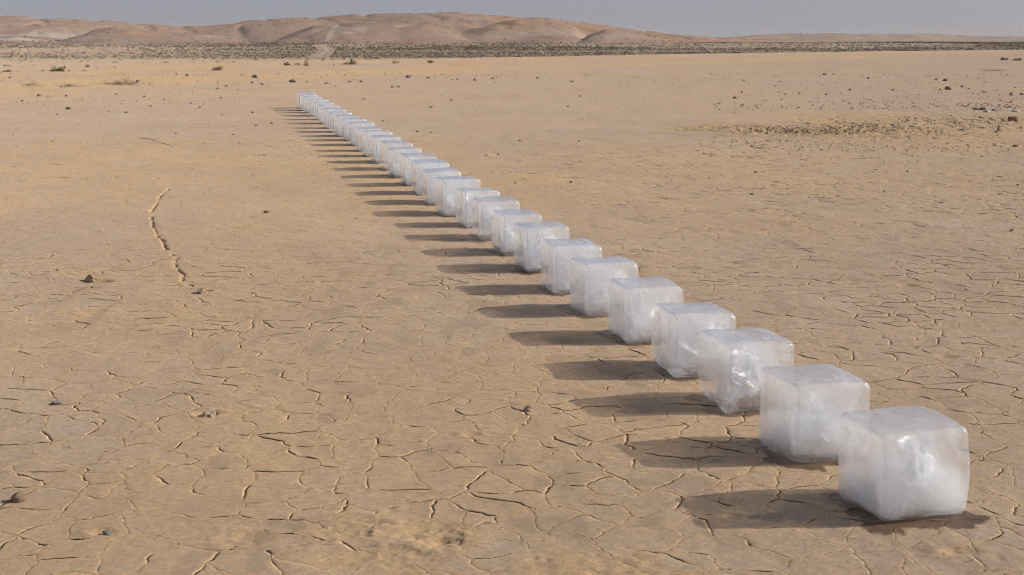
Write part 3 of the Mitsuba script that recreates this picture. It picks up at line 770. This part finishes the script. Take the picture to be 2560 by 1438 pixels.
def frost(p, n, uv):
    """How frosted the skin is: a thin even bloom, crisper rimed patches, runnels where meltwater has streaked it, a few scratches."""
    a = mikit.fbm(p.x * 11.0, p.y * 11.0, p.z * 9.0, 4)
    run = mikit.noise(p.x * 70.0 + p.y * 40.0, p.y * 70.0 - p.x * 30.0, p.z * 7.0)
    web = dr.abs(mikit.fbm(p.x * 17.0 + 5.0, p.y * 17.0, p.z * 15.0, 3) - 0.5)
    line = mikit.smoothstep(0.022, 0.004, web) * mikit.smoothstep(0.45, 0.6, mikit.noise(p.x * 7.0, p.y * 7.0, p.z * 7.0 + 3.0))
    return 0.13 + 0.20 * mikit.smoothstep(0.50, 0.66, a) + 0.10 * mikit.smoothstep(0.55, 0.9, run) * a + 0.12 * line
def sides(kind):
    return {'type': 'twosided', 'b': kind}
scene['ice_skin'] = {'type': 'blendbsdf', 'weight': 0.03,
                     'straight': {'type': 'blendbsdf', 'weight': mikit.proc(frost), 'clear': {'type': 'blendbsdf', 'weight': 0.03, 'a': {'type': 'thindielectric', 'int_ior': 1.31}, 'b': sides({'type': 'roughconductor', 'material': 'none', 'alpha': 0.07})},
                                  'frosted': {'type': 'principledthin', 'base_color': {'type': 'rgb', 'value': [0.95, 0.96, 0.97]}, 'roughness': 0.14, 'diff_trans': 0.9, 'eta': 1.31}},
                     'bent': {'type': 'dielectric', 'int_ior': 1.31}}
ICE = [dict(skin=0.7, core=6, snow=22, cracks=4, clear=0.9, line=-0.80), dict(skin=0.7, core=5.5, snow=21, cracks=5, clear=0.97, line=-0.70), dict(skin=0.7, core=9, snow=0, cracks=6, clear=0.75, line=-0.35),
       dict(skin=1.5, core=10, snow=3, cracks=4, clear=0.6, line=-0.62), dict(skin=1, core=9, snow=8, cracks=4, clear=0.5, line=-0.85), dict(skin=1.5, core=10, snow=7, cracks=3, clear=0.6, line=-0.60),
       dict(skin=1.5, core=11, snow=3, cracks=3, clear=0.4, line=-0.75)]

def crack_white(p, n, uv):
    k = mikit.fbm(p.x * 55.0 + 3.0, p.y * 55.0, p.z * 40.0, 3)
    rim = mikit.smoothstep(0.0, 0.35, uv.x)                     # thins out towards the edge of the sheet
    return mikit.smoothstep(0.0, 0.12, uv.x) * (0.12 + 0.85 * mikit.smoothstep(0.36, 0.56, k))
scene['ice_crack'] = {'type': 'blendbsdf', 'weight': mikit.proc(crack_white), 'clear': {'type': 'thindielectric', 'int_ior': 1.2},
                      'frosted': {'type': 'blendbsdf', 'weight': 0.045, 'a': {'type': 'principledthin', 'base_color': {'type': 'rgb', 'value': [0.96, 0.97, 0.98]}, 'roughness': 0.2, 'diff_trans': 0.8, 'eta': 1.31},
                                  'b': sides({'type': 'roughconductor', 'material': 'none', 'alpha': 0.12})}}

def crack_sheet(w, r, seed, k):
    """A curved fracture inside a block: a bent sheet, its outline uneven; uv.x is 0 at the rim."""
    m_ = 22
    a, b = np.meshgrid(np.linspace(-1, 1, m_), np.linspace(-1, 1, m_))
    rad = r.uniform(0.22, 0.42) * w[0]
    q = np.stack([a, b, 0.35 * (meshkit.noise(np.stack([a * 1.1 + 5, b * 1.1, 0 * a + seed], -1), seed) - 0.5) + 0.05 * (meshkit.noise(np.stack([a * 3, b * 3, 0 * a], -1), seed + 1) - 0.5)], -1).reshape(-1, 3) * rad
    q[:, 1] *= r.uniform(0.6, 1.0)
    rim = np.clip(1.0 - np.hypot(a, b).ravel() - 0.45 * (meshkit.noise(np.stack([a * 2, b * 2, 0 * a], -1), seed + 2).ravel() - 0.35), 0, 1)
    n_ = (np.array([0.28, -0.79, 0.55]) + r.normal(0, 0.16, 3)) if k % 3 == 0 else r.normal(size=3) * np.array([1, 1, 0.45])
    n_ /= np.linalg.norm(n_)
    R = trimesh.geometry.align_vectors([0, 0, 1], n_)[:3, :3] @ trimesh.transformations.rotation_matrix(r.uniform(0, 6.28), [0, 0, 1])[:3, :3]
    q = q @ R.T + np.array([r.uniform(-0.3, 0.25) * w[0], -w[1] * r.uniform(0.18, 0.40), w[2] * r.uniform(0.30, 0.66)])
    lim = np.array([w[0] / 2 - 0.018, w[1] / 2 - 0.018])
    out = (np.abs(q[:, :2]) > lim).any(1) | (q[:, 2] < 0.025) | (q[:, 2] > w[2] - 0.022)
    q[:, :2] = np.clip(q[:, :2], -lim, lim); q[:, 2] = np.clip(q[:, 2], 0.022, w[2] - 0.02)
    idx = np.arange(m_ * m_).reshape(m_, m_)
    f_ = np.stack([idx[:-1, :-1], idx[:-1, 1:], idx[1:, 1:], idx[1:, :-1]], -1).reshape(-1, 4)
    f_ = f_[(rim[f_] > 0).any(1) & ~out[f_].any(1)]
    return (q, f_), np.stack([rim, 0 * rim], 1)

for i, b in enumerate(places):
    key = fresh('ice_block')
    n = 56 if i < 5 else 40 if i < 9 else 28
    w = b['w']
    tilt = np.random.default_rng(60 + i).uniform(-1.8, 1.8, 2)
    at = T().translate([float(b['c'][0]), float(b['c'][1]), float(macro(*b['c']) + small(*b['c']))]).rotate([0, 0, 1], math.degrees(b['yaw'])).rotate([1, 0, 0], 0.9 + float(tilt[0])).rotate([0, 1, 0], float(tilt[1]))
    cloudy = {'type': 'heterogeneous', 'albedo': {'type': 'rgb', 'value': [0.999, 0.999, 0.999]}, 'phase': {'type': 'hg', 'g': 0.45},
              'sigma_t': {'type': 'gridvolume', 'grid': mi.VolumeGrid(ice_grid(w, 100 + 13 * i, n, ICE[i % 7])), 'filter_type': 'trilinear',
                          'to_world': at @ T().translate([-w[0] / 2 - 0.005, -w[1] / 2 - 0.005, -0.009]) @ T().scale([w[0] + 0.01, w[1] + 0.01, w[2] + 0.01])}}
    scene[key] = mikit.ply(ice_mesh(w, 500 + i, 40 if i < 5 else 24 if i < 12 else 16), 'ice_skin', smooth=True, to_world=at, interior=cloudy, exterior={'type': 'ref', 'id': 'air'})
    if i < 14:
        cr = np.random.default_rng(800 + i)
        for k in range(ICE[i % 7]['cracks']):
            sheet, suv = crack_sheet(w, cr, 40 * i + k, k)
            scene[key + ('__fracture' if k == 0 else f'__fracture_{k:03d}')] = mikit.ply(sheet, 'ice_crack', smooth=True, uv=suv, to_world=at)
    looks = ['', ', frosty on a clear brown foot', ', white core over a clear base', ', pale cracks inside'][i] if i < 4 else ', melting'
    words = 'nearest and largest melting ice block, at the near end of the row' if i == 0 else 'last and farthest ice block, at the far end of the row' if i == len(places) - 1 else f'{ORD[i]} ice block from the near end of the row{looks}'
    labels[key] = {'label': words, 'category': 'ice block', 'group': 'ice blocks in a row on the clay'}

# ------------------------------------------------------------------ the dusty air over the plain
scene['air'] = {'type': 'homogeneous', 'albedo': {'type': 'rgb', 'value': [0.95, 0.95, 0.95]}, 'sigma_t': {'type': 'rgb', 'value': [HAZE, HAZE, HAZE]}}
scene['camera']['medium'] = {'type': 'ref', 'id': 'air'}
scene['haze'] = {'type': 'cube', 'to_world': T().translate([0, 0, 20.0]).scale([4600.0, 4600.0, 28.0]), 'bsdf': {'type': 'null'}, 'interior': {'type': 'ref', 'id': 'air'}}
labels['haze'] = {'label': 'thin dusty haze over the desert plain', 'kind': 'stuff'}
